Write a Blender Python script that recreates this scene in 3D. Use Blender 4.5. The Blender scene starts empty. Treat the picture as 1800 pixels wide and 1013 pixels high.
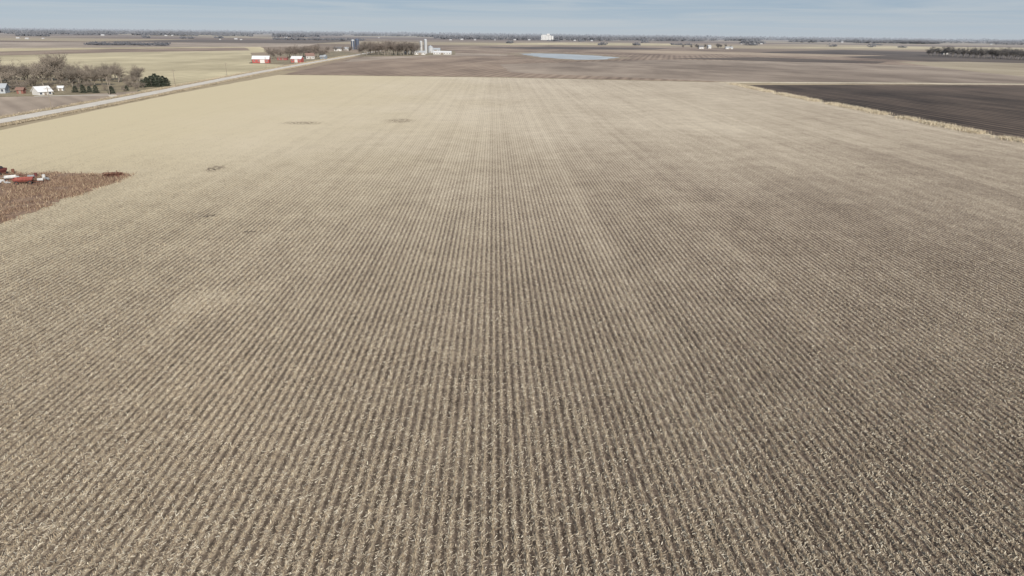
import bpy, bmesh, math, random
import numpy as np
from mathutils import Vector, Matrix
random.seed(7); rng = np.random.default_rng(11)
R = math.radians
scene = bpy.context.scene
col = scene.collection

# ------------------------------------------------------------------ camera
H = 28.0
F = 1200.0
cam_d = bpy.data.cameras.new('camera'); cam = bpy.data.objects.new('camera', cam_d); col.objects.link(cam)
cam_d.lens = 24; cam_d.sensor_width = 36; cam_d.clip_start = 0.5; cam_d.clip_end = 80000
CM = Matrix.Rotation(R(-1.65), 4, 'Z') @ Matrix.Rotation(R(90 - 20.4), 4, 'X') @ Matrix.Rotation(R(0.64), 4, 'Z')
cam.matrix_world = Matrix.Translation((0, 0, H)) @ CM
scene.camera = cam
C3 = CM.to_3x3()
def P(px, py, z=0.0):
    """ground point seen at a place of the photograph (used once, to survey the site)"""
    d = C3 @ Vector(((px - 900) / F, -(py - 506.5) / F, -1))
    t = (z - H) / d.z
    return Vector((d.x * t, d.y * t, z))
def vh(px): return 61.0 + (px - 900) * 0.01117

# ------------------------------------------------------------------ node helper
class N:
    def __init__(s, mat):
        mat.use_nodes = True; s.t = mat.node_tree; s.t.nodes.clear(); s.m = mat
    def n(s, ty, **k):
        o = s.t.nodes.new(ty)
        for a, b in k.items(): setattr(o, a, b)
        return o
    def put(s, sock, v):
        if isinstance(v, bpy.types.NodeSocket): s.t.links.new(v, sock)
        elif v is not None:
            if isinstance(v, (tuple, list)) and len(v) == 3 and sock.type == 'RGBA': v = (*v, 1)
            sock.default_value = v
    def math(s, op, a, b=None, c=None, clamp=False):
        o = s.n('ShaderNodeMath', operation=op, use_clamp=clamp)
        s.put(o.inputs[0], a)
        if b is not None: s.put(o.inputs[1], b)
        if c is not None: s.put(o.inputs[2], c)
        return o.outputs[0]
    def add(s, *a):
        r = a[0]
        for b in a[1:]: r = s.math('ADD', r, b)
        return r
    def mul(s, a, b): return s.math('MULTIPLY', a, b)
    def xyz(s):
        g = s.n('ShaderNodeNewGeometry'); q = s.n('ShaderNodeSeparateXYZ')
        s.t.links.new(g.outputs['Position'], q.inputs[0]); s.pos = g.outputs['Position']
        return q.outputs
    def vec(s, x, y, z=0.0):
        o = s.n('ShaderNodeCombineXYZ'); s.put(o.inputs[0], x); s.put(o.inputs[1], y); s.put(o.inputs[2], z)
        return o.outputs[0]
    def noise(s, v, scale, detail=3, rough=.55, dist=0):
        o = s.n('ShaderNodeTexNoise'); s.put(o.inputs['Vector'], v)
        o.inputs['Scale'].default_value = scale; o.inputs['Detail'].default_value = detail
        o.inputs['Roughness'].default_value = rough; o.inputs['Distortion'].default_value = dist
        return o.outputs[0]
    def rng(s, v, a, b, c, d, smooth=True):
        o = s.n('ShaderNodeMapRange'); o.interpolation_type = 'SMOOTHSTEP' if smooth else 'LINEAR'
        s.put(o.inputs[0], v)
        for i, q in enumerate((a, b, c, d)): o.inputs[i + 1].default_value = q
        return o.outputs[0]
    def ramp(s, f, stops, interp='LINEAR'):
        o = s.n('ShaderNodeValToRGB'); e = o.color_ramp; e.interpolation = interp
        while len(e.elements) < len(stops): e.elements.new(.5)
        for i, (p, c) in enumerate(stops):
            e.elements[i].position = p; e.elements[i].color = (*c, 1)
        s.put(o.inputs[0], f); return o.outputs[0]
    def mix(s, f, a, b):
        o = s.n('ShaderNodeMix', data_type='RGBA'); s.put(o.inputs[0], f); s.put(o.inputs[6], a); s.put(o.inputs[7], b)
        return o.outputs[2]
    def haze(s, c, D=14000):  # aerial haze put into the base colour, growing with distance from the origin
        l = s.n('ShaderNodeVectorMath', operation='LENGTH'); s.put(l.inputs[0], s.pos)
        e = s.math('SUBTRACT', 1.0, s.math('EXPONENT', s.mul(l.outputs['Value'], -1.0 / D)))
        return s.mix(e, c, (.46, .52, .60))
    def out(s, c, rough=.9, bump=None, bs=.3, bd=.1, metal=0, spec=.2, trans=0):
        p = s.n('ShaderNodeBsdfPrincipled'); s.put(p.inputs['Base Color'], c); s.put(p.inputs['Roughness'], rough)
        p.inputs['Metallic'].default_value = metal; p.inputs['Specular IOR Level'].default_value = spec
        if bump is not None:
            b = s.n('ShaderNodeBump'); b.inputs['Strength'].default_value = bs; b.inputs['Distance'].default_value = bd
            s.put(b.inputs['Height'], bump); s.t.links.new(b.outputs[0], p.inputs['Normal'])
        o = s.n('ShaderNodeOutputMaterial'); s.t.links.new(p.outputs[0], o.inputs[0])
        return s.m
MATS = {}
def plain(name, c, rough=.8, var=.25, scale=1.2, metal=0, spec=.25):
    if name in MATS: return MATS[name]
    s = N(bpy.data.materials.new(name)); s.xyz()
    n = s.noise(s.pos, scale, 5, .65)
    d = tuple(v * (1 - var) for v in c); l = tuple(min(1, v * (1 + var)) for v in c)
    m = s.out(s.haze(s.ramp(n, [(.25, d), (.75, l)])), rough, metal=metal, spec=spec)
    MATS[name] = m; return m
def attr_mat(name, stops, rough=.85):
    s = N(bpy.data.materials.new(name)); s.xyz()
    a = s.n('ShaderNodeAttribute', attribute_name='v')
    return s.out(s.haze(s.ramp(a.outputs['Fac'], stops)), rough)

# ------------------------------------------------------------------ mesh helper
def tag(o, label=None, cat=None, group=None, kind=None):
    if label: o['label'] = label
    if cat: o['category'] = cat
    if group: o['group'] = group
    if kind: o['kind'] = kind
    return o
def empty(name, loc, rz=0, label=None, cat=None, group=None):
    o = bpy.data.objects.new(name, None); col.objects.link(o); o.location = loc; o.rotation_euler = (0, 0, rz)
    o.empty_display_size = .5
    return tag(o, label, cat, group)
class MB:
    def __init__(s): s.v = []; s.f = []
    def add(s, vs, fs):
        k = len(s.v); s.v += [tuple(v) for v in vs]; s.f += [tuple(i + k for i in f) for f in fs]; return s
    def box(s, c, d, rz=0, rx=0, ry=0):
        m = Matrix.Translation(c) @ Matrix.Rotation(rz, 4, 'Z') @ Matrix.Rotation(ry, 4, 'Y') @ Matrix.Rotation(rx, 4, 'X')
        vs = [m @ Vector((x * d[0] / 2, y * d[1] / 2, z * d[2] / 2)) for z in (-1, 1) for y in (-1, 1) for x in (-1, 1)]
        return s.add(vs, [(0, 2, 3, 1), (4, 5, 7, 6), (0, 1, 5, 4), (2, 6, 7, 3), (0, 4, 6, 2), (1, 3, 7, 5)])
    def tube(s, a, b, r0, r1=None, n=6, cap=True):
        a = Vector(a); b = Vector(b); r1 = r0 if r1 is None else r1
        d = (b - a).normalized(); u = d.orthogonal().normalized(); w = d.cross(u)
        vs = []
        for p, r in ((a, r0), (b, r1)):
            vs += [p + (u * math.cos(2 * math.pi * i / n) + w * math.sin(2 * math.pi * i / n)) * r for i in range(n)]
        fs = [(i, (i + 1) % n, n + (i + 1) % n, n + i) for i in range(n)]
        if cap: fs += [tuple(range(n))[::-1], tuple(range(n, 2 * n))]
        return s.add(vs, fs)
    def lathe(s, prof, n=20, c=(0, 0, 0)):
        vs = []; fs = []
        for r, z in prof:
            vs += [(c[0] + r * math.cos(2 * math.pi * i / n), c[1] + r * math.sin(2 * math.pi * i / n), c[2] + z) for i in range(n)]
        for k in range(len(prof) - 1):
            fs += [(k * n + i, k * n + (i + 1) % n, (k + 1) * n + (i + 1) % n, (k + 1) * n + i) for i in range(n)]
        return s.add(vs, fs)
    def build(s, name, mat, parent=None, smooth=False):
        me = bpy.data.meshes.new(name); me.from_pydata(s.v, [], s.f); me.update(); me.materials.append(mat)
        if smooth: me.shade_smooth()
        o = bpy.data.objects.new(name, me); col.objects.link(o)
        if parent: o.parent = parent
        return o
def np_mesh(name, V, per, mat, val=None, parent=None):
    n = len(V) // per
    me = bpy.data.meshes.new(name)
    me.vertices.add(len(V)); me.vertices.foreach_set('co', V.astype(np.float32).ravel())
    me.loops.add(n * per); me.loops.foreach_set('vertex_index', np.arange(n * per, dtype=np.int32))
    me.polygons.add(n); me.polygons.foreach_set('loop_start', np.arange(0, n * per, per, dtype=np.int32))
    me.update(calc_edges=True)
    if val is not None:
        a = me.attributes.new('v', 'FLOAT', 'FACE'); a.data.foreach_set('value', val.astype(np.float32))
    me.materials.append(mat)
    o = bpy.data.objects.new(name, me); col.objects.link(o)
    if parent: o.parent = parent
    return o
def copy_tree(o, parent=None):
    c = o.copy(); col.objects.link(c)
    if parent: c.parent = parent
    for ch in list(o.children): copy_tree(ch, c)
    return c

# ------------------------------------------------------------------ world and sun
SUN_EL = 27.0
toward = Vector((-0.40, 0.92, 0)).normalized()       # where shadows fall
sdir = Vector((-toward.x * math.cos(R(SUN_EL)), -toward.y * math.cos(R(SUN_EL)), math.sin(R(SUN_EL))))
sl = bpy.data.lights.new('sun', 'SUN'); sl.energy = 5.0; sl.angle = R(.5); sl.color = (1, .93, .83)
so = bpy.data.objects.new('sun', sl); col.objects.link(so); so.rotation_euler = sdir.to_track_quat('Z', 'Y').to_euler(); so.location = (0, 0, 200)
w = bpy.data.worlds.new('World'); scene.world = w; w.use_nodes = True
nt = w.node_tree; nt.nodes.clear(); L = nt.links.new
sky = nt.nodes.new('ShaderNodeTexSky'); sky.sky_type = 'NISHITA'; sky.sun_disc = False
sky.sun_elevation = R(SUN_EL); sky.sun_rotation = math.atan2(sdir.x, sdir.y); sky.air_density = 1.0; sky.dust_density = .6; sky.ozone_density = 2.0; sky.altitude = 300
tc = nt.nodes.new('ShaderNodeTexCoord'); sp = nt.nodes.new('ShaderNodeSeparateXYZ'); L(tc.outputs['Generated'], sp.inputs[0])
hz = nt.nodes.new('ShaderNodeValToRGB'); hz.color_ramp.elements[0].position = 0; hz.color_ramp.elements[0].color = (.66, .75, .85, 1)
hz.color_ramp.elements[1].position = .5; hz.color_ramp.elements[1].color = (.36, .46, .62, 1)
for p_, c_ in ((.012, (.60, .72, .85)), (.045, (.43, .58, .76)), (.12, (.38, .52, .72))):
    e = hz.color_ramp.elements.new(p_); e.color = (*c_, 1)
L(sp.outputs[2], hz.inputs[0])
mpg = nt.nodes.new('ShaderNodeMapping'); mpg.inputs['Scale'].default_value = (1.5, 1.5, 48); mpg.inputs['Rotation'].default_value = (R(.6), R(.9), 0); L(tc.outputs['Generated'], mpg.inputs[0])
nz = nt.nodes.new('ShaderNodeTexNoise'); nz.inputs['Scale'].default_value = 2.0; nz.inputs['Detail'].default_value = 7; nz.inputs['Roughness'].default_value = .6; nz.inputs['Distortion'].default_value = .8
L(mpg.outputs[0], nz.inputs['Vector'])
cr = nt.nodes.new('ShaderNodeValToRGB'); cr.color_ramp.elements[0].position = .42; cr.color_ramp.elements[1].position = .66
cr.color_ramp.elements[0].color = (0, 0, 0, 1); cr.color_ramp.elements[1].color = (.8, .8, .8, 1); L(nz.outputs[0], cr.inputs[0])
mc = nt.nodes.new('ShaderNodeMix'); mc.data_type = 'RGBA'; mc.inputs[7].default_value = (.68, .76, .85, 1); L(cr.outputs[0], mc.inputs[0]); L(hz.outputs[0], mc.inputs[6])
sc8 = nt.nodes.new('ShaderNodeMix'); sc8.data_type = 'RGBA'; sc8.blend_type = 'MULTIPLY'; sc8.inputs[0].default_value = 1; sc8.inputs[7].default_value = (8.4, 8.4, 8.4, 1); L(mc.outputs[2], sc8.inputs[6])
mx = nt.nodes.new('ShaderNodeMix'); mx.data_type = 'RGBA'; mx.inputs[0].default_value = .88
L(sky.outputs[0], mx.inputs[6]); L(sc8.outputs[2], mx.inputs[7])
bg = nt.nodes.new('ShaderNodeBackground'); bg.inputs[1].default_value = .085
wo = nt.nodes.new('ShaderNodeOutputWorld'); L(mx.outputs[2], bg.inputs[0]); L(bg.outputs[0], wo.inputs[0])
scene.view_settings.view_transform = 'Standard'; scene.view_settings.look = 'None'; scene.view_settings.exposure = 0

# ------------------------------------------------------------------ ground materials
ROW = .64
def mat_stubble():
    s = N(bpy.data.materials.new('corn_stubble_ground')); x, y, z = s.xyz()
    wob2 = s.mul(s.math('SUBTRACT', s.noise(s.pos, 1.6, 3), .5), .26)
    xr = s.add(x, s.mul(s.math('SUBTRACT', s.noise(s.vec(s.mul(x, .3), y), .035, 2), .5), .8))
    st = s.math('COSINE', s.mul(s.add(x, wob2), 2 * math.pi / ROW))
    brk = s.rng(s.noise(s.vec(s.mul(x, 1.5), s.mul(y, .55)), 1.4, 4, .65), .32, .62, .25, 1.25)
    p1 = s.math('SUBTRACT', s.noise(s.vec(xr, s.mul(y, .006)), .55, 3, .7), .5)
    p2 = s.math('SUBTRACT', s.noise(s.vec(xr, s.mul(y, .01)), .11, 3, .6), .5)
    fine = s.math('SUBTRACT', s.noise(s.pos, 4.6, 6, .8), .5)
    clod = s.math('SUBTRACT', s.noise(s.pos, 1.9, 4, .7), .5)
    strk = s.math('SUBTRACT', s.noise(s.vec(s.mul(xr, 3.4), s.mul(y, .8)), 1.5, 5, .7), .5)
    mid = s.math('SUBTRACT', s.noise(s.pos, .16, 5, .65), .5)
    big = s.math('SUBTRACT', s.noise(s.vec(x, s.mul(y, .7)), .02, 4, .6), .5)
    base = s.rng(y, 25, 230, .37, .77, False)  # paler with distance: grazing-view brightening put into the ground colour
    right = s.rng(x, -60, 130, .05, -.04)  # lighter left, darker right: sun-angle brightness painted into the colour
    gl = s.mul(s.rng(x, -150, 10, .13, 0), s.rng(y, 50, 150, 0, 1))  # extra far-left lift, painting the brightness opposite the sun
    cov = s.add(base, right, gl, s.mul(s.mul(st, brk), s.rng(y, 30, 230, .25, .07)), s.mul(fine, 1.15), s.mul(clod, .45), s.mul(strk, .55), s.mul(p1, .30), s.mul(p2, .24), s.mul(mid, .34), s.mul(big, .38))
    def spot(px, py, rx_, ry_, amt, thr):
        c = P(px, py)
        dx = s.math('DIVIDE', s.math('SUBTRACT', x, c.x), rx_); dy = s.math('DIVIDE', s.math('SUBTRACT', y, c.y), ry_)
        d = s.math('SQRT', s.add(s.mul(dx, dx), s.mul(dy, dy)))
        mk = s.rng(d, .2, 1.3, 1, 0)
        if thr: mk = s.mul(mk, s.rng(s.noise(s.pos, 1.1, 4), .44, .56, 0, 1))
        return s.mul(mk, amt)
    for a in ((530, 217, 8, 5, -.62, 1), (703, 213, 6, 7, -.40, 1), (378, 297, 2, 4, -.60, 1), (370, 380, 1.6, 1.2, -.55, 1), (440, 408, 1.4, 1.0, -.4, 1), (372, 532, 6, 5, .12, 0), (250, 250, 60, 40, .05, 0)):  # bare-soil scars; the smaller pale ellipse paints an antisolar hotspot over residue variation
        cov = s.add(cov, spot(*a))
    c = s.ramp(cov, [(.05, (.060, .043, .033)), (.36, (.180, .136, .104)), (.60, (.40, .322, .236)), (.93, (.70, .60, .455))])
    tint = s.mix(s.rng(s.add(x, s.mul(big, 120)), -140, 40, .85, 0), c, s.mix(s.rng(cov, .3, .8, .2, 1), c, (.64, .54, .345)))  # left side yellower and paler, part of the same painted sun-angle brightness
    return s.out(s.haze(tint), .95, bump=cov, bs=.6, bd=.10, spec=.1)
def mat_plough(name, dark, light, ang, sp, amp=.25, var=.5, nsc=.02):
    s = N(bpy.data.materials.new(name)); x, y, z = s.xyz()
    ca, sa = math.cos(R(ang)), math.sin(R(ang))
    u = s.add(s.mul(x, ca), s.mul(y, sa)); v = s.add(s.mul(x, -sa), s.mul(y, ca))
    uw = s.add(u, s.mul(s.noise(s.pos, .03, 2), 2.0))
    st = s.math('COSINE', s.mul(uw, 2 * math.pi / sp))
    p = s.math('SUBTRACT', s.noise(s.vec(uw, s.mul(v, .01)), 1.3 / sp, 4, .7), .5)
    f = s.math('SUBTRACT', s.noise(s.pos, 1.6, 7, .75), .5)
    b = s.math('SUBTRACT', s.noise(s.vec(x, s.mul(y, .5)), nsc, 4, .6), .5)
    b2 = s.math('SUBTRACT', s.noise(s.vec(s.mul(x, .6), s.mul(y, .35)), nsc * .35, 6, .65, .6), .5)
    c = s.add(.5, s.mul(st, amp * .5), s.mul(p, amp * 3.2), s.mul(f, .7), s.mul(b, var * 2.0), s.mul(b2, var * 3.2))
    return s.out(s.haze(s.ramp(c, [(.1, dark), (.9, light)])), .95, bump=c, bs=.4, bd=.15, spec=.1)
def mat_ground():
    s = N(bpy.data.materials.new('distant_farmland')); x, y, z = s.xyz()
    fx = s.math('FLOOR', s.math('DIVIDE', s.add(x, 130, s.mul(s.math('FLOOR', s.mul(y, 1 / 1610.)), 333)), 540)); fy = s.math('FLOOR', s.math('DIVIDE', s.add(y, 90), 640))
    wn = s.n('ShaderNodeTexWhiteNoise', noise_dimensions='2D'); s.put(wn.inputs['Vector'], s.vec(fx, fy))
    c = s.ramp(wn.outputs['Value'], [(0, (.19, .13, .095)), (.18, (.38, .29, .20)), (.36, (.47, .38, .24)), (.5, (.24, .175, .13)), (.62, (.10, .075, .06)), (.74, (.52, .42, .27)), (.88, (.30, .225, .16))], 'CONSTANT')
    n = s.noise(s.vec(x, s.mul(y, .4)), .006, 5, .65); f = s.noise(s.pos, .25, 6, .7)
    c = s.mix(s.mul(n, .4), c, (.28, .21, .15)); c = s.mix(s.rng(f, .3, .7, 0, .35), c, (.16, .115, .085))
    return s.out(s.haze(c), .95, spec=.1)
def mat_grass(name, a, b, c_, sc=.5):
    s = N(bpy.data.materials.new(name)); s.xyz()
    n = s.noise(s.pos, sc, 8, .72); m = s.noise(s.pos, sc * .12, 3, .6)
    v = s.add(s.mul(n, 1.1), s.mul(m, .7), -.4)
    return s.out(s.haze(s.ramp(v, [(.25, a), (.5, b), (.78, c_)])), .95, bump=n, bs=.6, bd=.25, spec=.08)
def mat_road():
    s = N(bpy.data.materials.new('gravel')); x, y, z = s.xyz()
    n = s.noise(s.pos, 3, 8, .7); m = s.noise(s.pos, .15, 4, .6)
    v = s.add(s.mul(n, .5), s.mul(m, .5))
    return s.out(s.haze(s.ramp(v, [(.3, (.49, .44, .38)), (.5, (.64, .585, .51)), (.7, (.76, .71, .63))])), .95, bump=n, bs=.3, bd=.03, spec=.1)

def densify(pts, step, jit, closed=True):
    out = []; n = len(pts)
    for i in range(n if closed else n - 1):
        a = pts[i]; b = pts[(i + 1) % n]; L_ = (b - a).length; k = max(1, min(60, int(L_ / step)))
        for j in range(k):
            p = a.lerp(b, j / k)
            if j: p = p + Vector((random.uniform(-jit, jit), random.uniform(-jit, jit), 0))
            out.append(p)
    if not closed: out.append(pts[-1])
    return out
def sheet(name, pts, z, mat, step=12, jit=.5):
    pts = densify([Vector((p.x, p.y, 0)) for p in pts], step, jit)
    bm = bmesh.new(); vs = [bm.verts.new((p.x, p.y, z)) for p in pts]
    f = bm.faces.new(vs); bm.normal_update()
    if f.normal.z < 0: f.normal_flip()
    bmesh.ops.triangulate(bm, faces=[f])
    me = bpy.data.meshes.new(name); bm.to_mesh(me); bm.free(); me.materials.append(mat)
    o = bpy.data.objects.new(name, me); col.objects.link(o); o['kind'] = 'structure'
    return o
def pp(*a): return [P(x, y) for x, y in a]

g = MB().lathe([(0.01, 0), (1500, 0), (45000, 0)], 64); go = g.build('ground', mat_ground()); go['kind'] = 'structure'
brown = mat_plough('brown_ploughed_soil', (.160, .112, .082), (.43, .325, .240), -14, 7.5, .28, .6)
brown2 = mat_plough('chisel_ploughed_soil', (.19, .145, .110), (.45, .36, .28), 62, 9, .34, .7)
darkf = mat_plough('dark_soil', (.065, .048, .038), (.17, .13, .10), 8, 6, .2, .5)
black = mat_plough('black_ploughed_soil', (.030, .022, .017), (.185, .135, .102), 6, 4.6, .34, .55, .03)
tan = mat_plough('tan_stubble', (.38, .31, .19), (.70, .59, .37), 75, 7, .2, .6)
tan2 = mat_plough('yellow_stubble', (.40, .335, .21), (.72, .62, .40), -10, 9, .2, .75)
mauve = mat_plough('bean_stubble', (.25, .195, .15), (.50, .40, .31), 40, 8, .2, .7)
midsoil = mat_plough('mid_soil', (.19, .135, .10), (.42, .32, .235), 10, 10, .2, .7)
dgrass = mat_grass('dry_ditch_grass', (.16, .12, .08), (.32, .25, .16), (.49, .40, .265))
sheet('far_tan_field', pp((-300, 97), (-300, 78), (200, 79), (460, 82), (470, 92), (300, 98), (0, 100)), .02, tan, 60, 3)
sheet('bean_field', pp((-300, 80), (0, 74), (300, 75), (560, 77), (540, 82), (0, 85)), .03, mauve, 90, 3)
sheet('yellow_field', pp((-320, 230), (-300, 104), (0, 97), (200, 91), (440, 88), (445, 112), (500, 114), (430, 131), (300, 152), (150, 178), (0, 206)), .04, tan2, 30, 1)
sheet('brown_strip_field', pp((-300, 98), (0, 91), (200, 86), (430, 84), (440, 89), (200, 92.5), (0, 98), (-300, 106)), .05, brown, 60, 3)
sheet('farm_field', pp((-420, 300), (-300, 172), (0, 169), (100, 166), (215, 160), (250, 162), (150, 181), (0, 209)), .06, mauve, 30, 1)
sheet('ploughed_field', pp((500, 131), (620, 103), (640, 99), (800, 90), (870, 88), (1330, 92), (1800, 118), (1900, 152), (1280, 146), (870, 137)), .04, brown, 25, .8)
sheet('chisel_ploughed_field', pp((880, 113), (1180, 105), (1420, 109), (1800, 122), (2100, 136), (2100, 152), (1280, 144), (900, 128)), .06, brown2, 25, 2)
sheet('tan_strip_field', pp((640, 99.5), (800, 93), (900, 96), (880, 99), (760, 99), (600, 110)), .08, mauve, 25, 3)
sheet('dark_far_field', pp((1330, 92), (1480, 88), (1640, 92), (2100, 100), (2100, 113), (1600, 107)), .08, darkf, 50, 1)
sheet('dark_strip_field', pp((1180, 103), (1330, 101), (1560, 109), (1540, 112), (1400, 109.5)), .11, darkf, 30, 2)
sheet('grass_strip_field', pp((1575, 109), (1700, 109), (2100, 120), (2100, 150), (1880, 143), (1700, 125)), .09, mat_plough('pale_field', (.27, .21, .14), (.48, .40, .28), 20, 8, .2, .6), 30, 1)
sheet('brown_far_field', pp((700, 86), (900, 79), (1200, 82), (1330, 92), (1200, 98), (1000, 92)), .07, midsoil, 50, 2)
sheet('dark_strip_field', pp((820, 84), (1000, 82.5), (1180, 85), (1150, 87.5), (960, 87)), .11, darkf, 50, 2)
sheet('pale_far_field', pp((1000, 89), (1200, 90), (1560, 98), (1480, 100), (1200, 94)), .10, mat_plough('pale_mid_soil', (.30, .225, .16), (.50, .39, .28), 10, 10, .2, .6), 50, 2)
sheet('tan_horizon_field', pp((780, 77), (1000, 75), (1180, 77), (1190, 80), (900, 79.5)), .12, tan, 90, 3)
sheet('tan_horizon_field', pp((1350, 84), (1560, 82), (1800, 84), (1800, 87), (1600, 86)), .12, tan, 90, 3)

Lb = pp((0, 230), (300, 167), (490, 132)); Rb = pp((1285, 148), (1400, 172), (1520, 195), (1800, 251))
dl = (Lb[0] - Lb[1]).normalized(); dr = (Rb[3] - Rb[2]).normalized()
Lext = Lb[0] + dl * (Lb[0].y + 120) / abs(dl.y); Rext = Rb[3] + dr * (Rb[3].y + 120) / abs(dr.y)
sheet('black_field', [Rext + Vector((4, 0, 0)), Rb[3], Rb[2], Rb[1], P(1300, 150), P(1500, 149.5), P(2300, 153), P(3500, 190), Rext + Vector((700, 0, 0))], .07, black, 25, .3)
def ribbon(name, pts, w0, w1, z, mat, step=8, jit=.3):
    pts = densify(pts, step, 0, False); A = []; B = []
    for i, p in enumerate(pts):
        d = (pts[min(i + 1, len(pts) - 1)] - pts[max(i - 1, 0)]).normalized(); n = Vector((-d.y, d.x, 0))
        A.append(p + n * (w0 + random.uniform(-jit, jit))); B.append(p - n * (w1 + random.uniform(-jit, jit)))
    m = MB(); k = len(pts)
    m.add([(p.x, p.y, z) for p in A + B], [(i, k + i, k + i + 1, i + 1) for i in range(k - 1)])
    o = m.build(name, mat); o['kind'] = 'structure'; return o
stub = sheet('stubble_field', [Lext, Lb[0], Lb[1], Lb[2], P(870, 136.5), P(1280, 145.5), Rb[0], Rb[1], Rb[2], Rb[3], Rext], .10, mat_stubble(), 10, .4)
pale = mat_grass('pale_dry_grass', (.34, .28, .19), (.60, .51, .37), (.78, .69, .52))
ribbon('grass_margin', [Rext, Rb[3], Rb[2], Rb[1], Rb[0]], 1.4, 1.4, .12, pale, 2.5, 1.0)
ribbon('field_track', pp((1262, 145.3), (1500, 146.4), (1800, 148.8), (2300, 153)), 6.2, 6.2, .12, pale, 14, 1.2)
ribbon('grass_verge', pp((490, 131.6), (870, 136), (1285, 145)), 2.2, 2.2, .115, dgrass, 12, .8)
Rd = pp((0, 214), (150, 187), (300, 158), (450, 128.5), (540, 112), (620, 98))
ro = (Rd[0] - Rd[1]).normalized(); Rd = [Rd[0] + ro * 260] + Rd
Rd.append(Rd[-1] + (Rd[-1] - Rd[-2]).normalized() * 500)
ribbon('road_verge', Rd, 8.5, 8.5, .14, dgrass, 6, 1.0)
ribbon('road', Rd, 3.8, 3.8, .16, mat_road(), 5, .35)
plain('packed_gravel', (.60, .54, .45), .95, .12, .4)
ribbon('driveway', [P(215, 175), P(196, 168), P(150, 168), P(60, 170)], 2, 2, .13, MATS['packed_gravel'], 6, .2)
W0 = pp((-260, 318), (-120, 306), (0, 305), (60, 307), (110, 304), (170, 309), (228, 307), (214, 317), (175, 330), (140, 344), (105, 352), (70, 371), (30, 384), (0, 396), (-150, 440), (-400, 500))
weedm = mat_grass('dead_weeds', (.13, .085, .062), (.28, .19, .135), (.48, .38, .25), .5)
sheet('weed_ground', W0, .13, weedm, 1.2, .95)
yard = mat_grass('farmyard_grass', (.15, .12, .08), (.27, .22, .14), (.39, .33, .22))
sheet('farmyard', pp((-200, 190), (-260, 140), (0, 137), (250, 138), (300, 152), (225, 162), (100, 169), (0, 171)), .10, yard, 12, 1.2)
sheet('farmyard', pp((438, 112), (445, 100), (600, 90), (640, 96), (560, 109), (500, 113)), .10, yard, 20, 1.5)
sheet('farmyard', pp((622, 100), (635, 90), (730, 86), (800, 90), (800, 97), (700, 99)), .10, yard, 20, 1.5)
sheet('pond_bank', pp((880, 95), (915, 92), (990, 92), (1060, 96.5), (1110, 101.5), (1085, 106), (1000, 107.5), (950, 104), (910, 99)), .12, mat_grass('marsh_grass', (.17, .125, .09), (.31, .24, .17), (.43, .35, .25), .1), 12, 7)
sw = N(bpy.data.materials.new('pond_water')); sw.xyz()
wm = sw.out(sw.ramp(sw.noise(sw.pos, .03, 4), [(.3, (.34, .37, .39)), (.7, (.54, .57, .58))]), .55, bump=sw.noise(sw.pos, .8, 3), bs=.1, bd=.2, spec=.25)
sheet('pond_water', pp((912, 95), (935, 94), (990, 95.2), (1045, 98), (1088, 101.5), (1064, 104.8), (1010, 105.3), (975, 103), (940, 99.5)), .16, wm, 12, 5)

# ------------------------------------------------------------------ scatter on the stubble field
straw_m = attr_mat('corn_straw', [(0, (.13, .095, .07)), (.35, (.31, .245, .175)), (.7, (.52, .435, .315)), (1, (.78, .70, .55))])
def wob_row(x): return np.round(x / ROW) * ROW
def inside_field(x, y):
    xl = Lb[1].x + (y - Lb[1].y) * (Lb[0].x - Lb[1].x) / (Lb[0].y - Lb[1].y)
    xr = Rb[1].x + (y - Rb[1].y) * (Rb[3].x - Rb[1].x) / (Rb[3].y - Rb[1].y)
    return (y < 430) & (x > xl + 2) & (x < xr - 2)
wp = np.array([(p.x, p.y) for p in W0])
def in_poly(x, y, poly):
    c = np.zeros(len(x), bool); n = len(poly); j = n - 1
    for i in range(n):
        xi, yi = poly[i]; xj, yj = poly[j]
        c ^= ((yi > y) != (yj > y)) & (x < (xj - xi) * (y - yi) / (yj - yi + 1e-9) + xi); j = i
    return c
def residue(n, y0, y1, decay, lmin, lmax):
    u = rng.random(n); k = 1 - math.exp(-(y1 - y0) / decay)
    y = y0 - decay * np.log(1 - u * k)
    hw = .8 * (y * .94 + 10) + 4; x = (rng.random(n) * 2 - 1) * hw
    inr = rng.random(n) < .78
    x = np.where(inr, wob_row(x) + rng.normal(0, .10, n), x)
    # uneven spread: thin and thick places along the rows
    th = np.sin(x * 1.7 + 2 * np.sin(y * .6)) * np.sin(y * 1.3 + 2 * np.sin(x * .45)) + rng.normal(0, .7, n)
    ok = inside_field(x, y) & ~in_poly(x, y, wp) & (th > -.55); x = x[ok]; y = y[ok]; n = len(x)
    l = rng.uniform(lmin, lmax, n) / 2; wd = rng.uniform(.010, .030, n)
    a = rng.uniform(0, math.pi, n); z = .115 + rng.random(n) * .06; dz = np.abs(rng.normal(0, .14, n) * l * 2)
    dx = np.cos(a) * l; dy = np.sin(a) * l; px = -np.sin(a) * wd; py = np.cos(a) * wd
    V = np.empty((n, 4, 3))
    V[:, 0] = np.stack([x - dx - px, y - dy - py, z], 1); V[:, 1] = np.stack([x + dx - px, y + dy - py, z + dz], 1)
    V[:, 2] = np.stack([x + dx + px * .5, y + dy + py * .5, z + dz + .01], 1); V[:, 3] = np.stack([x - dx + px, y - dy + py, z + .01], 1)
    return V.reshape(-1, 3), np.clip(rng.normal(.5, .30, n), 0, 1)
V, val = residue(520000, 26, 240, 46, .07, .30)
o = np_mesh('corn_residue', V, 4, straw_m, val); tag(o, 'chopped pale corn leaves and husks strewn over the stubble field', 'crop residue', None, 'stuff')
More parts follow.
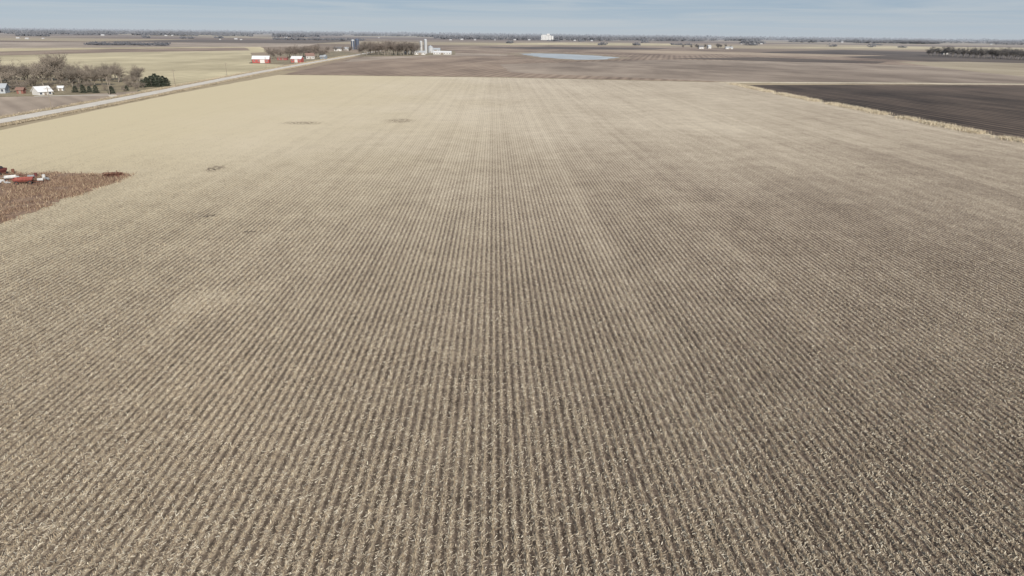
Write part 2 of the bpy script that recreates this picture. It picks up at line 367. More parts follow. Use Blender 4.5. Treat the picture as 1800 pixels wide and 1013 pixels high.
def upright(xs, ys, h0, h1, w_, tilt, z0=.1):
    n = len(xs); hh = rng.uniform(h0, h1, n); a = rng.uniform(0, math.pi, n); tx = rng.normal(0, tilt, n) * hh; ty = rng.normal(0, tilt, n) * hh
    ww = rng.uniform(w_ * .6, w_ * 1.3, n); cx = np.cos(a) * ww; cy = np.sin(a) * ww; z = np.full(n, z0)
    V = np.empty((n, 2, 4, 3))
    for q, (ax, ay) in enumerate(((cx, cy), (-cy, cx))):
        V[:, q, 0] = np.stack([xs - ax, ys - ay, z], 1); V[:, q, 1] = np.stack([xs + ax, ys + ay, z], 1)
        V[:, q, 2] = np.stack([xs + ax * .8 + tx, ys + ay * .8 + ty, z + hh], 1); V[:, q, 3] = np.stack([xs - ax * .8 + tx, ys - ay * .8 + ty, z + hh], 1)
    return V.reshape(-1, 3), n
ys = 27 - 38 * np.log(1 - rng.random(80000) * .97); xs = (rng.random(80000) * 2 - 1) * (.8 * (ys * .94 + 10) + 4)
xs = wob_row(xs) + rng.normal(0, .025, len(xs)); ok = inside_field(xs, ys) & ~in_poly(xs, ys, wp); xs = xs[ok]; ys = ys[ok]
V, n = upright(xs, ys, .10, .28, .015, .3)
val = np.repeat(np.clip(rng.normal(.5, .25, n), 0, 1), 2)
o = np_mesh('corn_stubble', V, 4, straw_m, val); tag(o, 'cut corn stalks standing in long straight rows across the field', 'stubble', None, 'stuff')
def blades(name, x, y, h0, h1, wd, tilt, mat, z0=.12, dark=0.5):
    n = len(x); hh = rng.uniform(h0, h1, n); a = rng.uniform(0, 2 * math.pi, n); tx = rng.normal(0, tilt, n) * hh; ty = rng.normal(0, tilt, n) * hh
    wx = np.cos(a) * wd; wy = np.sin(a) * wd; z = np.full(n, z0)
    V = np.stack([np.stack([x - wx, y - wy, z], 1), np.stack([x + wx, y + wy, z], 1), np.stack([x + tx, y + ty, z + hh], 1)], 1).reshape(-1, 3)
    return np_mesh(name, V, 3, mat, np.clip(rng.normal(dark, .22, n), 0, 1))
weed_m = attr_mat('weed_stems', [(0, (.10, .062, .046)), (.4, (.23, .15, .108)), (.7, (.38, .28, .19)), (1, (.58, .48, .33))])
x = rng.uniform(wp[:, 0].min(), wp[:, 0].max(), 170000); y = rng.uniform(wp[:, 1].min(), wp[:, 1].max(), 170000)
cl = np.sin(x * .5 + np.sin(y * .3) * 2) * np.sin(y * .4 + np.sin(x * .2) * 2) + rng.normal(0, .4, len(x))
ok = in_poly(x, y, wp) & (cl > -.1) & (x > -150); x = x[ok] + rng.normal(0, .8, ok.sum()); y = y[ok] + rng.normal(0, .8, ok.sum())
o = blades('dead_weeds', x, y, .15, .6, .05, .5, weed_m, .13, .45); tag(o, 'brown dead weeds covering the corner around the old machinery', 'weeds', None, 'stuff')
def along(pts, n, wid):
    seg = [(a, b, (b - a).length) for a, b in zip(pts, pts[1:])]; tot = sum(s_[2] for s_ in seg); X = []; Y = []
    for a, b, l in seg:
        k = int(n * l / tot); t = rng.random(k); d = (b - a).normalized(); off = rng.normal(0, wid, k)
        X.append(a.x + (b.x - a.x) * t - d.y * off); Y.append(a.y + (b.y - a.y) * t + d.x * off)
    return np.concatenate(X), np.concatenate(Y)
grass_m = attr_mat('dry_grass_stems', [(0, (.24, .185, .12)), (.5, (.50, .42, .30)), (1, (.76, .68, .52))])
x, y = along([Rb[3] + dr * 30, Rb[3], Rb[2], Rb[1], Rb[0]], 24000, 1.5); k = np.sin(y * .35) + np.sin(y * .11 + 1) + rng.normal(0, .5, len(y)) > -.5
o = blades('margin_grass', x[k], y[k], .4, 1.3, .08, .35, grass_m, .12, .65); tag(o, 'pale dry grass between the stubble and the black ploughed field', 'grass', None, 'stuff')
x, y = along(Rd[:-1], 40000, 1.0); off = rng.choice([-1, 1], len(x)); d0 = (Rd[3] - Rd[1]).normalized(); q = rng.uniform(4.8, 8.8, len(x)) * off
o = blades('roadside_grass', x - d0.y * q, y + d0.x * q, .2, .45, .06, .3, grass_m, .14, .38); tag(o, 'dry brown grass in both ditches of the gravel road', 'grass', None, 'stuff')

# ------------------------------------------------------------------ trees
bark = plain('grey_bark', (.20, .17, .14), .95, .3, .8)
def twig_mat(name, c):
    s = N(bpy.data.materials.new(name)); s.xyz(); a = s.n('ShaderNodeAttribute', attribute_name='v')
    oi = s.n('ShaderNodeObjectInfo'); f = s.add(s.mul(a.outputs['Fac'], .5), s.mul(oi.outputs['Random'], .5))
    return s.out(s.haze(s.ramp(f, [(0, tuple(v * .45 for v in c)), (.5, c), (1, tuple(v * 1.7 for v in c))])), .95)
twigA = twig_mat('bare_twigs', (.215, .18, .145)); twigD = twig_mat('dark_twigs', (.145, .112, .09)); twigR = twig_mat('bluish_twigs', (.085, .075, .07))
needle = twig_mat('conifer_needles', (.062, .074, .050))
def rv(rs, s=1): return Vector((rs.gauss(0, s), rs.gauss(0, s), rs.gauss(0, s)))
def bare_tree(name, seed, h, spread, tm, dens=1.0, low=.45):
    rs = random.Random(seed); root = empty(name, (0, 0, 0)); limbs = MB(); tips = []
    def grow(p, d, l, r, dep):
        e = p + d * l; midp = p.lerp(e, .5) + rv(rs, l * .05)
        limbs.tube(p, midp, r, r * .82, 4 if dep else 6, False); limbs.tube(midp, e, r * .82, r * .6, 4 if dep else 6, False)
        if dep >= 3: tips.append((midp, d)); tips.append((e, d)); return
        for i in range(4 if dep else 7):
            t = rs.uniform(low, 1) if i else 1
            q = p.lerp(e, t); nd = (d * rs.uniform(.5, 1.1) + Vector((rs.gauss(0, 1), rs.gauss(0, 1), rs.uniform(-.1, .6))) * spread).normalized()
            grow(q, nd, l * rs.uniform(.5, .92), r * .5, dep + 1)
    grow(Vector((0, 0, 0)), Vector((rs.gauss(0, .06), rs.gauss(0, .06), 1)).normalized(), h * .30, h * .022, 0)
    V = []; vals = []
    for p, d in tips:
        for _ in range(int(8 * dens)):
            nd = (d * .5 + rv(rs, .6) + Vector((0, 0, .3))).normalized(); l = h * rs.uniform(.04, .11); sd = nd.orthogonal().normalized()
            sd.rotate(Matrix.Rotation(rs.uniform(0, 6.28), 3, nd)); wv = h * .0026 * rs.uniform(.6, 1.5); b0 = p + rv(rs, h * .018)
            V += [b0 - sd * wv, b0 + sd * wv, b0 + nd * l]; vals.append(min(1, max(0, rs.gauss(.45, .25))))
    top = max(v.z for v in V); k = h / top
    for i, v in enumerate(limbs.v): limbs.v[i] = (v[0] * k, v[1] * k, v[2] * k)
    limbs.build('trunk', bark, root); np_mesh('crown', np.array([(v.x * k, v.y * k, v.z * k) for v in V]), 3, tm, np.array(vals), root)
    return root
def conifer(name, seed, h, rad):
    rs = random.Random(seed); root = empty(name, (0, 0, 0)); MB().tube((0, 0, 0), (0, 0, h * .93), h * .03, h * .004, 6).build('trunk', bark, root)
    V = []; vals = []
    for i in range(2600):
        t = rs.random() ** 1.25; z = h * (.02 + .95 * t); lay = .8 + .2 * math.sin(t * 26 + rs.uniform(-.9, .9)); a = rs.uniform(0, 6.283)
        bulge = 1 + .20 * math.sin(a * 3 + t * 9 + seed) + .12 * math.sin(a * 5 - t * 17); r = rad * math.sqrt(max(0.02, 1 - t ** 1.6)) * lay * bulge * rs.uniform(.5, 1.05)
        c = Vector((math.cos(a) * r, math.sin(a) * r, z)); o_ = Vector((math.cos(a), math.sin(a), rs.gauss(.1, .5))); sd = Vector((-math.sin(a), math.cos(a), rs.gauss(0, .5)))
        l = h * rs.uniform(.03, .075)
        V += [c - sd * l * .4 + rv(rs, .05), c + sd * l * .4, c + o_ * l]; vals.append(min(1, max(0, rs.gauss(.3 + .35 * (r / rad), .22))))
    np_mesh('crown', np.array([tuple(v) for v in V]), 3, needle, np.array(vals), root); return root
protos = {}
def use(key, maker):
    """first use places the original, later uses place copies"""
    if key not in protos: protos[key] = maker(); return protos[key]
    return copy_tree(protos[key])
def place_tree(px, py, h, label, group, fam):
    sd = random.randrange(6); w0, w1 = .95, 1.3
    if fam == 'con': o = use(('con', sd % 4), lambda: conifer('evergreen_tree', sd % 4, 5, 2.1)); hb = 5
    elif fam == 'shrub': o = use(('shrub', sd % 3), lambda: bare_tree('bare_shrub', 90 + sd % 3, 4, 1.1, twigA, .8, .1)); hb = 4
    else:
        tm = {'A': twigA, 'D': twigD, 'R': twigR}[fam]
        o = use((fam, sd), lambda: bare_tree('bare_tree', 40 + sd, 12, .55 + .04 * sd, tm, 1.0 if fam == 'A' else .75, .3)); hb = 12
    if fam == 'A': w0, w1 = .9, 1.35
    p = P(px, py); o.location = (p.x, p.y, .1); s_ = h / hb
    o.scale = (s_ * random.uniform(w0, w1), s_ * random.uniform(w0, w1), s_); o.rotation_euler = (0, 0, random.uniform(0, 6.28))
    tag(o, label, 'shrub' if fam == 'shrub' else 'tree', group); return o
LA = 'bare grey-brown tree in the large grove around the left farmyard'
for i in range(66):
    px = -50 + 300 * (i + random.random() * .9) / 66; py = random.uniform(139, 156)
    prof = 13.2 + 1.8 * math.sin(px * .045 - 3.2) - (2.4 if 52 < px < 84 else 0)
    if px > 212: prof = 8.8
    if py > 152: prof *= .72
    place_tree(px, py, prof * random.choice([.6, .75, .85, .95, 1.0, 1.12]), LA, 'bare trees around the left farmyard', 'A')
for i in range(44):
    place_tree(random.uniform(-40, 255), random.uniform(150, 163), random.uniform(2.5, 4.6), 'low bare shrub under the front of the large left grove', 'low shrubs along the left grove', 'shrub')
LCf = 'small dark evergreen among the shrubs in front of the left bare grove'
for px, py, h in ((133, 163, 3.0), (147, 164, 3.8), (158, 163, 3.0), (169, 164, 3.6), (197, 165, 3.4)):
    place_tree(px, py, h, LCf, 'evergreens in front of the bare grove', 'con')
LC2 = 'dark evergreen in the tight rounded clump beside the gravel road'
for px, py, h in ((251, 154, 3.9), (259, 153, 5.0), (267, 153, 5.6), (274, 151, 6.3), (281, 153, 5.8), (288, 152, 5.4), (294, 152, 4.4)):
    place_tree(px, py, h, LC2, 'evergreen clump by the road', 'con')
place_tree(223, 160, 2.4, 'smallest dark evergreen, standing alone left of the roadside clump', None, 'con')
for i in range(34):
    px = random.uniform(468, 574); py = random.uniform(99, 104)
    place_tree(px, py, random.uniform(10, 16) * (1.05 if 490 < px < 560 else .75), 'bare brown tree in the grove behind the red barns', 'bare trees behind the red barns', 'D')
for px in (578, 590, 604, 615): place_tree(px, 93, random.uniform(9, 13), 'bare tree in the loose line between the barn grove and the dark silos', 'bare trees left of the dark silos', 'D')
for i in range(44):
    px = 632 + 104 * (i + random.random()) / 44; py = random.uniform(93.5, 98.5)
    place_tree(px, py, random.uniform(12.5, 20), 'bare dark tree in the dense shelterbelt left of the grain silos', 'shelterbelt trees left of the grain silos', 'D')
for i in range(16):
    px = random.uniform(1200, 1288); place_tree(px, random.uniform(84.5, 86), random.uniform(9, 14), 'bare tree around the white farmstead right of the pond', 'trees around the farmstead right of the pond', 'R')
for i in range(60):
    px = 1628 + 215 * (i + random.random()) / 60; py = 98 + (px - 1628) * .042 + random.uniform(-1, 1)
    place_tree(px, py, random.uniform(11, 19), 'dark bare tree in the long windbreak at the right edge', 'windbreak trees at the right edge', 'R')

def far_clumps():
    V = []; vals = []
    def clump(px0, px1, dy, h):
        n = max(5, int((px1 - px0) * 1.2))
        for _ in range(n):
            px = random.uniform(px0, px1); p = P(px, vh(px) + dy + random.uniform(-.15, .15)); hh = h * random.uniform(.45, 1.1); sp_ = p.length / F * 1.3
            for _k in range(9):
                a = random.uniform(0, 3.14); c = Vector((p.x + random.gauss(0, sp_), p.y + random.gauss(0, 6), hh * random.uniform(.05, .75)))
                w_ = max(2.5, sp_ * random.uniform(.4, 1.0)); d = Vector((math.cos(a) * .3 + .7, math.sin(a), 0)) * w_
                V.extend([c - d, c + d, c + Vector((random.uniform(-.3, .3) * w_, 0, hh * random.uniform(.25, .5)))]); vals.append(random.random())
    for _ in range(300):
        c = random.uniform(-60, 1860); wd = random.choice([5, 8, 14, 25, 50, 80]); dy = random.choice([2.4, 2.8, 3.4, 4.2, 5.4, 7, 8.5])
        if 560 < c < 780 and dy > 6: continue
        clump(c - wd / 2, c + wd / 2, dy, {2.4: 30, 2.8: 27, 3.4: 24}.get(dy, 20))
    for _ in range(16):
        c = random.choice([random.uniform(-40, 420), random.uniform(820, 1180), random.uniform(1300, 1600)]); clump(c - 4, c + random.choice([5, 9, 18]), random.uniform(10, 17), 9)
    for a, b in ((-60, 300), (280, 720), (700, 1180), (1150, 1500), (1480, 1860)): clump(a, b, 2.0, 46); clump(a, b, 2.6, 30)
    for a, b, dy, h in ((775, 950, 9.5, 19), (975, 1085, 9.5, 21), (1080, 1180, 8, 18), (375, 430, 8, 17), (30, 85, 12.5, 13), (155, 295, 26.5, 6), (130, 180, 9, 16), (480, 640, 14, 9), (1300, 1345, 11.5, 15),
                        (1390, 1500, 7, 18), (1560, 1620, 6, 18), (1640, 1760, 6.5, 18), (210, 320, 6, 20), (95, 180, 7, 16), (1180, 1215, 15, 6)): clump(a, b, dy, h)
    return np.array([tuple(v) for v in V]), np.array(vals)
V, vals = far_clumps()
s = N(bpy.data.materials.new('far_woods')); s.xyz(); a = s.n('ShaderNodeAttribute', attribute_name='v')
fm = s.out(s.haze(s.ramp(a.outputs['Fac'], [(0, (.05, .055, .07)), (1, (.13, .125, .135))]), 24000), .95)  # blue-grey stops put distance haze into the wood colour
tag(np_mesh('far_woods', V, 3, fm, vals), 'thin dark bands of far-off woods and shelterbelts along the horizon', 'woods', None, 'stuff')

# ------------------------------------------------------------------ buildings
white = plain('white_paint', (.58, .57, .55), .6, .08, .6); redp = plain('barn_red_paint', (.34, .07, .055), .7, .2, .8); greyr = plain('grey_metal_roof', (.40, .42, .44), .5, .12, .5)
whiter = plain('white_metal_roof', (.68, .68, .68), .5, .06, .4); shing = plain('dark_shingles', (.12, .11, .11), .9, .2, 1); glass = plain('window_glass', (.05, .06, .08), .15, .1, 1, spec=.6)
galv = plain('galvanised_steel', (.40, .41, .42), .5, .12, .5); conc = plain('pale_concrete', (.42, .41, .39), .85, .12, .4); bluesilo = plain('dark_blue_enamel', (.035, .05, .09), .4, .15, .4, spec=.5)
brownr = plain('brown_shingles', (.22, .13, .10), .9, .2, 1); woodm = plain('weathered_wood', (.24, .20, .16), .9, .25, 2); farw = plain('distant_white_paint', (.50, .49, .48), .7, .08, .6)
def gable(name, label, cat, px, py, Lx, Wy, hw, hr, wm_, rm, rz=0, wins=3, door=True, group=None, big_door=False, doorm=None):
    p = P(px, py); t = empty(name, (p.x, p.y, .1), R(rz), label, cat, group)
    a, b = Lx / 2, Wy / 2
    m = MB(); m.add([(x, y, z) for x in (-a, a) for (y, z) in ((-b, 0), (b, 0), (b, hw), (0, hw + hr), (-b, hw))],
                    [(0, 1, 2, 3, 4), (9, 8, 7, 6, 5), (0, 4, 9, 5), (1, 6, 7, 2), (4, 3, 8, 9), (3, 2, 7, 8), (0, 5, 6, 1)])
    m.build('wall', wm_, t)
    rf = MB(); ov = .45
    for sg in (-1, 1):
        sl_ = hr / b; e = b + ov
        prof = [(0, hw + hr + .05), (sg * e, hw + hr + .05 - sl_ * e), (sg * e, hw + hr + .22 - sl_ * e), (0, hw + hr + .22)]
        vs = [(x, y, z) for x in (-a - ov, a + ov) for y, z in prof]
        rf.add(vs, [(0, 1, 2, 3), (7, 6, 5, 4), (0, 4, 5, 1), (1, 5, 6, 2), (2, 6, 7, 3), (3, 7, 4, 0)])
    rf.build('roof', rm, t)
    for i in range(wins):
        wx = -a + Lx * (i + .5) / wins
        if door and i == wins // 2: continue
        wn_ = MB().box((wx, -b - .03, hw * .55), (1.1, .10, 1.3)).build('window', white if wm_ is not white else greyr, t)
        MB().box((wx, -b - .09, hw * .55), (.9, .04, 1.1)).build('pane', glass, wn_)
    if door:
        dw, dh = (min(4.2, Lx * .3), hw * .85) if big_door else (1.0, min(2.1, hw * .9))
        d = MB().box((0 if wins % 2 else a * .2, -b - .04, dh / 2), (dw, .08, dh)); d.build('door', doorm or (white if wm_ is redp else woodm), t)
    return t
gable('farm_building', 'white gabled building with bright roof in the yard left of the gravel road', 'building', 75, 167, 6.0, 4.8, 1.6, 1.9, white, whiter, 62, 3)
gable('machine_shed', 'pale grey shed cut by the left edge of the photo, beside the bare grove', 'shed', 0, 164, 6.5, 6, 2.4, 1.6, plain('pale_greyblue_paint', (.36, .39, .42)), greyr, 15, 3, big_door=True)
gable('small_shed', 'small red-brown shed between the pale grey shed and the white gabled building', 'shed', 38, 165, 2.8, 2.2, 1.8, .8, plain('dull_redbrown', (.22, .09, .07)), brownr, 5, 1, True)
gable('small_shed', 'tiny white shed under the bare trees right of the white gabled building', 'shed', 108, 160, 2.2, 1.8, 1.5, .6, white, whiter, 10, 1)
gable('red_barn', 'red barn with white roof at the left end of the far grove', 'barn', 460, 111, 15, 9, 3.6, 2.6, redp, whiter, 8, 4, big_door=True)
gable('red_barn', 'smaller bright red barn in front of the middle of the far grove', 'barn', 523, 110, 10, 7, 3.4, 2.2, redp, whiter, -6, 3, big_door=True)
gable('red_shed', 'long low dull red shed left of the small bright red barn', 'shed', 497, 106, 10, 6, 2.2, 1.0, plain('dull_red', (.26, .08, .07)), brownr, 0, 2)
gable('farmhouse', 'white house with brown roof at the right end of the barn grove', 'house', 545, 104, 9, 8, 3.4, 2.6, conc, brownr, 20, 3)
gable('small_shed', 'grey shed right of the brown-roofed white house', 'shed', 569, 104, 6, 6, 2.6, 1.6, plain('bluegrey_paint', (.20, .23, .27)), greyr, -12, 2)
gable('farmhouse', 'white house standing in the tree gap left of the dark blue silos', 'house', 594, 90, 11, 9, 3.4, 2.8, white, shing, 10, 4)
gable('small_shed', 'pale shed just right of the white house in the tree gap', 'shed', 609, 89, 8, 7, 3, 2, conc, galv, 0, 2)
gable('cattle_barn', 'long low white barn at the right end of the silo farm', 'barn', 778, 96, 25, 10, 2.6, 1.8, white, whiter, -4, 7, big_door=True)
gable('cattle_barn', 'white barn with grey roof just left of the tall silos', 'barn', 738, 96.5, 15, 9, 3.0, 2.0, white, galv, 6, 5, big_door=True)
gable('farmhouse', 'small white house at the right edge of the dark shelterbelt', 'house', 714, 95, 8, 8, 4.2, 2.8, white, shing, 0, 3)
gable('machine_shed', 'pale grey shed behind the long low white barn', 'shed', 764, 91.5, 18, 12, 3.6, 2.2, galv, greyr, 0, 4, big_door=True)
def silo(px, py, r, h, bm_, tm_, label, group=None, name='tower_silo'):
    p = P(px, py); t = empty(name, (p.x, p.y, .1), 0, label, 'silo', group)
    m = MB(); prof = [(r, 0)]
    k = 9
    for i in range(k): z = h * (i + 1) / k; prof += [(r, z - .5), (r * 1.02, z - .45), (r * 1.02, z - .1), (r, z)]
    m.lathe(prof, 24).build('body', bm_, t)
    MB().lathe([(r * 1.03, h)] + [(r * math.cos(q * math.pi / 12), h + r * .75 * math.sin(q * math.pi / 12)) for q in range(1, 6)] + [(.05, h + r * .76)], 24).build('dome', tm_, t)
    MB().box((0, -r - .35, h / 2), (.9, .7, h)).build('chute', tm_, t); return t
silo(740.5, 94.5, 2.1, 16, conc, galv, 'tall pale concrete tower silo, left of the pair above the white barns')
silo(748.5, 94.5, 2.2, 18.5, galv, greyr, 'tallest pale tower silo, right of the pair above the white barns')
silo(621, 87, 3.2, 14, bluesilo, galv, 'dark blue tower silo, left of the two by the shelterbelt')
silo(628.5, 87, 3.4, 15.5, bluesilo, bluesilo, 'dark blue tower silo, right of the two by the shelterbelt')
def bin_(px, py, r, h, label):
    p = P(px, py); t = empty('grain_bin', (p.x, p.y, .1), 0, label, 'grain bin')
    prof = [(r, 0)]
    for i in range(12): z = h * (i + .5) / 12; prof += [(r * .985, z), (r, z + h / 24)]
    MB().lathe(prof, 24).build('body', galv, t); MB().lathe([(r * 1.04, h - .05), (.5, h + r * .55), (.5, h + r * .55 + .5), (.02, h + r * .55 + .6)], 24).build('roof', greyr, t)
    MB().box((0, -r - .05, 1.2), (.9, .12, 1.8)).build('door', woodm, t)
bin_(757, 93, 4.2, 8, 'round galvanised grain bin right of the tall silos'); bin_(728, 94, 3.6, 6.5, 'round galvanised grain bin left of the tall silos')
p = P(961, 70.6); t = empty('grain_elevator', (p.x, p.y, 0), R(3), 'white concrete grain elevator on the horizon above the small town', 'grain elevator')
eh = p.length / F * .8
for i in range(7): MB().lathe([(eh * 1.55, 0), (eh * 1.55, eh * 9), (.1, eh * 9.1)], 20, ((i - 3.5) * eh * 3.05, 0, 0)).build('silo_tube', white, t)
hd = MB().box((eh * 2.5, 0, eh * 10.7), (eh * 6, eh * 4, eh * 3.2)).build('headhouse', white, t)
for i in range(3): MB().box((eh * (.8 + i * 1.7), -eh * 2.03, eh * 10.9), (eh * .5, .3, eh * .8)).build('window', glass, hd)
MB().box((-eh * 4, 0, eh * 9.6), (eh * 12, eh * 1.6, eh * 1.0)).build('gallery', white, t)
MB().lathe([(eh * 2.2, 0), (eh * 2.2, eh * 7.5), (.1, eh * 8.4)], 20, (eh * 11.5, 0, 0)).build('annex_bin', white, t)
gable('farmhouse', 'white house at the left of the farmstead right of the pond', 'house', 1232, 86, 11, 9, 4.2, 3, white, shing, 0, 4)
gable('farmhouse', 'tall narrow white house at the middle of the farmstead right of the pond', 'house', 1246, 85.5, 8, 8, 5, 3, white, greyr, 15, 3)
gable('machine_shed', 'wide white shed at the right end of the farmstead right of the pond', 'shed', 1281, 86.5, 17, 10, 3.2, 2, white, galv, -4, 4, big_door=True)
gable('farmhouse', 'pale house tucked behind the start of the right-hand windbreak', 'house', 1661, 96, 11, 8, 4, 2.6, conc, greyr, 0, 4)
far = [(32, 68), (48, 69), (76, 68.5), (181, 63), (292, 63.5), (303, 63), (338, 63), (387, 70), (415, 69.5), (424, 70.5), (503, 67), (560, 67), (666, 67), (792, 71), (812, 70.5), (835, 71), (870, 71), (905, 71), (930, 71), (1010, 72), (1040, 72.5), (1130, 72), (1170, 71.5), (1303, 78), (1325, 77.5), (1338, 78), (1402, 74), (1432, 74), (1480, 75), (1597, 75.5), (1640, 75.5), (1742, 78.5)]
firstfar = None
for i, (px, py) in enumerate(far):
    wv = P(px, py).length / F
    if firstfar is None:
        firstfar = gable('far_building', None, None, px, py, 10, 6, 2.4, 1.6, farw, farw, 0, 3); o = firstfar
    else: o = copy_tree(firstfar); q = P(px, py); o.location = (q.x, q.y, 0)
    sc_ = wv * random.uniform(.2, .45); o.scale = (sc_, sc_, sc_)
    tag(o, 'tiny pale farm building near the horizon', 'building', 'pale farm buildings near the horizon')

# ------------------------------------------------------------------ utility poles
pole0 = None
for px, py, lab in ((91, 193, 'wooden utility pole nearest the camera, left of the gravel road by the brown field'), (193, 167, 'wooden utility pole in front of the shrubs and bare grove, left of the road'),
                    (308, 150, 'wooden utility pole just right of the rounded evergreen clump by the road'), (399, 133, 'wooden utility pole left of the road halfway to the red barns'), (468, 119, 'wooden utility pole by the road just below the red barns')):
    p = P(px, py)
    if pole0 is None:
        pole0 = empty('utility_pole', (0, 0, 0)); MB().tube((0, 0, 0), (0, 0, 8), .16, .11, 8).build('post', woodm, pole0)
        ca = MB().box((0, 0, 7.3), (2.2, .12, .14)).build('crossarm', woodm, pole0); ins = MB()
        for xx in (-1, -.5, .5, 1): ins.tube((xx, 0, 7.37), (xx, 0, 7.6), .05, .04, 6)
        ins.build('insulators', glass, ca); o = pole0
    else: o = copy_tree(pole0)
    o.location = (p.x, p.y, .1); o.rotation_euler = (0, 0, R(15)); tag(o, lab, 'utility pole', 'utility poles along the gravel road')

# ------------------------------------------------------------------ old machinery in the weeds
tyre = plain('tyre_rubber', (.03, .03, .03), .9, .2, 3); rust = plain('rusty_iron', (.16, .075, .05), .9, .35, 3); redm = plain('faded_red_steel', (.25, .07, .055), .8, .45, 2.5)
darkred = plain('dark_red_steel', (.13, .04, .035), .8, .3, 1.5); blackm = plain('black_canvas', (.03, .03, .035), .9, .3, 2); pw = plain('weathered_white_metal', (.52, .52, .51), .7, .3, 1)
greym = plain('grey_weathered_metal', (.24, .25, .26), .7, .3, 1)
def wheel(parent, x, y, r=.36, wd=.22):
    w_ = MB().lathe([(r * .55, -wd / 2), (r * .95, -wd / 2), (r, -wd / 3), (r, wd / 3), (r * .95, wd / 2), (r * .55, wd / 2)], 18)
    w_.v = [(v[0] + x, v[2] + y, v[1] + r) for v in w_.v]; wo_ = w_.build('wheel', tyre, parent)
    MB().tube((x, y - wd * .4, r), (x, y + wd * .4, r), r * .56, n=14).build('rim', rust, wo_)
def wagon(px, py, rz, body, label, L_=4.2, W_=2.2, hb=1.15, canvas=None):
    p = P(px, py); t = empty('farm_wagon', (p.x, p.y, .13), R(rz), label, 'wagon')
    for sx in (-1, 1):
        for sy in (-1, 1): wheel(t, sx * L_ * .33, sy * W_ * .42)
    MB().box((0, 0, .52), (L_ * .9, .9, .14)).tube((-L_ * .33, -W_ * .4, .36), (-L_ * .33, W_ * .4, .36), .06).tube((L_ * .33, -W_ * .4, .36), (L_ * .33, W_ * .4, .36), .06).build('chassis', rust, t)
    m = MB(); a, b = L_ / 2, W_ / 2; z0, z1 = .62, .62 + hb
    out_ = [(-a * .8, -b * .75, z0), (a * .8, -b * .75, z0), (a * .8, b * .75, z0), (-a * .8, b * .75, z0), (-a, -b, z1 - .3), (a, -b, z1 - .3), (a, b, z1 - .3), (-a, b, z1 - .3), (-a, -b, z1), (a, -b, z1), (a, b, z1), (-a, b, z1)]
    inn = [(-a + .07, -b + .07, z1), (a - .07, -b + .07, z1), (a - .07, b - .07, z1), (-a + .07, b - .07, z1), (-a * .75, -b * .7, z0 + .1), (a * .75, -b * .7, z0 + .1), (a * .75, b * .7, z0 + .1), (-a * .75, b * .7, z0 + .1)]
    fs = [(3, 2, 1, 0)]
    for k in range(4):
        j = (k + 1) % 4; fs += [(k, j, 4 + j, 4 + k), (4 + k, 4 + j, 8 + j, 8 + k), (8 + k, 8 + j, 12 + j, 12 + k), (12 + k, 12 + j, 16 + j, 16 + k)]
    fs.append((16, 17, 18, 19)); m.add(out_ + inn, fs)
    for k in range(5): m.box((-a + .2 + k * (L_ - .4) / 4, -b - .03, z1 - .15), (.08, .06, .34)).box((-a + .2 + k * (L_ - .4) / 4, b + .03, z1 - .15), (.08, .06, .34))
    m.build('box', body, t)
    MB().tube((a * .7, 0, .5), (a + 1.3, 0, .25), .06).box((a + 1.35, 0, .25), (.2, .2, .08)).build('tongue', rust, t)
    if canvas: MB().lathe([(b * .98, 0), (b * .8, .28), (.1, .5)], 16, (0, 0, z1)).build('cover', canvas, t)
    return t
wagon(43, 325, 22, redm, 'faded red farm wagon with open box standing in the weeds', 3.3, 1.6, .6)
wagon(1, 309, -18, darkred, 'dark red wagon with black top behind the white scrap at the left edge', 2.4, 1.6, .8, blackm)
wagon(20, 320, 34, pw, 'old white wagon box among the scrap left of the faded red wagon', 2.0, 1.2, .45)
for px, py, rz, L1, W1, tl in ((6, 322, 20, 1.7, .8, .5), (12, 317, -30, 1.4, .8, -.35), (28, 314, 60, 1.3, .6, .25), (-8, 324, 5, 2.0, 1.0, .3), (33, 317, 100, 1.1, .5, -.4), (15, 325, 75, 1.2, .5, .3), (2, 316, 40, 1.3, .6, -.2)):
    p = P(px, py); m = MB()
    for k in range(8): m.box((-L1 / 2 + L1 * (k + .5) / 8, 0, .03 * (k % 2)), (L1 / 8 * .98, W1, .03))
    o = m.build('sheet_metal_panel', pw); o.location = (p.x, p.y, .40); o.rotation_euler = (tl, .15, R(rz)); tag(o, 'bent white sheet metal panel in the scrap heap at the left edge', 'metal panel', 'white metal panels in the scrap heap')
for px, py, rz, l_ in ((52, 312, 30, 2.2), (36, 311, -40, 1.6), (66, 326, 10, 1.6), (60, 321, -20, 1.9), (12, 313, 65, 2.0)):
    p = P(px, py); o = MB().box((0, 0, .06), (l_, .14, .10)).box((l_ * .2, .28, .10), (l_ * .7, .12, .10), .25).box((-l_ * .3, .1, .14), (.12, .8, .10), .3).build('rusty_frame_piece', rust)
    o.location = (p.x, p.y, .16); o.rotation_euler = (.15, .08, R(rz)); tag(o, 'rusty iron frame piece lying in the weeds by the wagons', 'scrap iron', 'rusty frame pieces by the wagons')
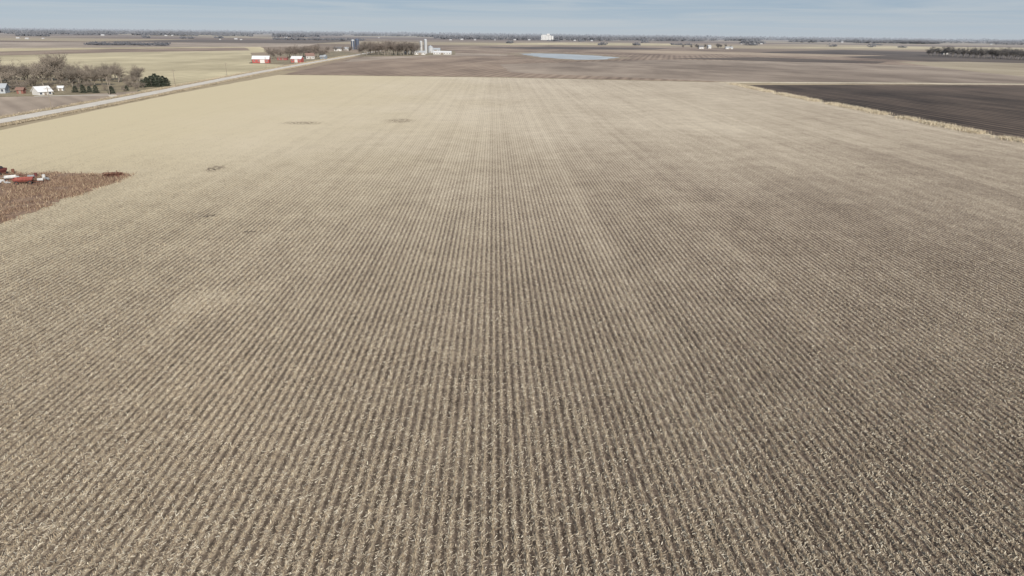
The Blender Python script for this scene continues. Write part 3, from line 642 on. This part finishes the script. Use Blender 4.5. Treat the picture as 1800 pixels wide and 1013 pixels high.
def tank(px, py, r, l, rz, label, mat_):
    p = P(px, py); t = empty('fuel_tank', (p.x, p.y, .13), R(rz), label, 'tank'); m = MB().lathe([(.02, -l / 2 - r * .25), (r * .7, -l / 2 - r * .15), (r, -l / 2), (r, l / 2), (r * .7, l / 2 + r * .15), (.02, l / 2 + r * .25)], 18)
    m.v = [(v[2], v[1], v[0] + r + .3) for v in m.v]; m.build('drum', mat_, t); s2 = MB()
    for x_ in (-l * .32, l * .32): s2.box((x_, -r * .6, .25), (.08, .08, .5)).box((x_, r * .6, .25), (.08, .08, .5)).box((x_, 0, .32), (.1, r * 1.4, .08))
    s2.build('stand', rust, t)
tank(72, 322, .26, .9, 25, 'small white tank on a stand right of the faded red wagon', pw)
tank(84, 320, .24, .9, -30, 'small grey tank, rightmost of the objects by the faded red wagon', greym)
tank(56, 316, .26, 1.1, 10, 'grey tank lying behind the faded red wagon', greym)
dm = MB().lathe([(.01, 0), (.29, 0), (.30, .02), (.29, .28), (.31, .30), (.29, .32), (.29, .56), (.31, .58), (.29, .60), (.30, .86), (.28, .88), (.27, .85), (.01, .85)], 16)
for px, py, mt_, lab in ((64, 313, darkred, 'small dark red steel drum behind the faded red wagon'), (24, 306, rust, 'rusty steel drum right of the dark red wagon'), (78, 316, pw, 'white steel drum standing between the two small tanks')):
    o = dm.build('steel_drum', mt_); p = P(px, py); o.location = (p.x, p.y, .13); tag(o, lab, 'drum')
def disc_harrow(px, py, rz, label, L_=3.0):
    p = P(px, py); t = empty('disc_harrow', (p.x, p.y, .13), R(rz), label, 'farm implement'); fr = MB()
    fr.box((0, -.55, .75), (L_, .1, .1)).box((0, .55, .75), (L_, .1, .1))
    for x_ in (-L_ / 2 + .1, 0, L_ / 2 - .1): fr.box((x_, 0, .75), (.1, 1.1, .1))
    fr.tube((0, -.5, .75), (.2, -2.2, .35), .05).tube((0, 0, .75), (0, 0, 1.25), .05); fr.build('frame', rust, t)
    for y_ in (-.55, .55):
        for k in range(9):
            x_ = -L_ / 2 + .15 + k * (L_ - .3) / 8; m = MB().lathe([(.02, -.04), (.18, -.02), (.3, .03), (.3, .04), (.18, -.005), (.02, -.02)], 14); m.v = [(v[2] + x_, v[1] + y_, v[0] + .32) for v in m.v]; m.build('disc', rust, t)
        MB().tube((-L_ / 2, y_, .32), (L_ / 2, y_, .32), .03).box((-L_ * .25, y_, .52), (.06, .06, .4)).box((L_ * .25, y_, .52), (.06, .06, .4)).build('axle', rust, t)
disc_harrow(192, 312, 10, 'rusty disc harrow at the tip of the weed patch, the left one of two', 2.2)
disc_harrow(207, 311.5, -20, 'rusty disc harrow at the tip of the weed patch, the right one of two', 1.8)
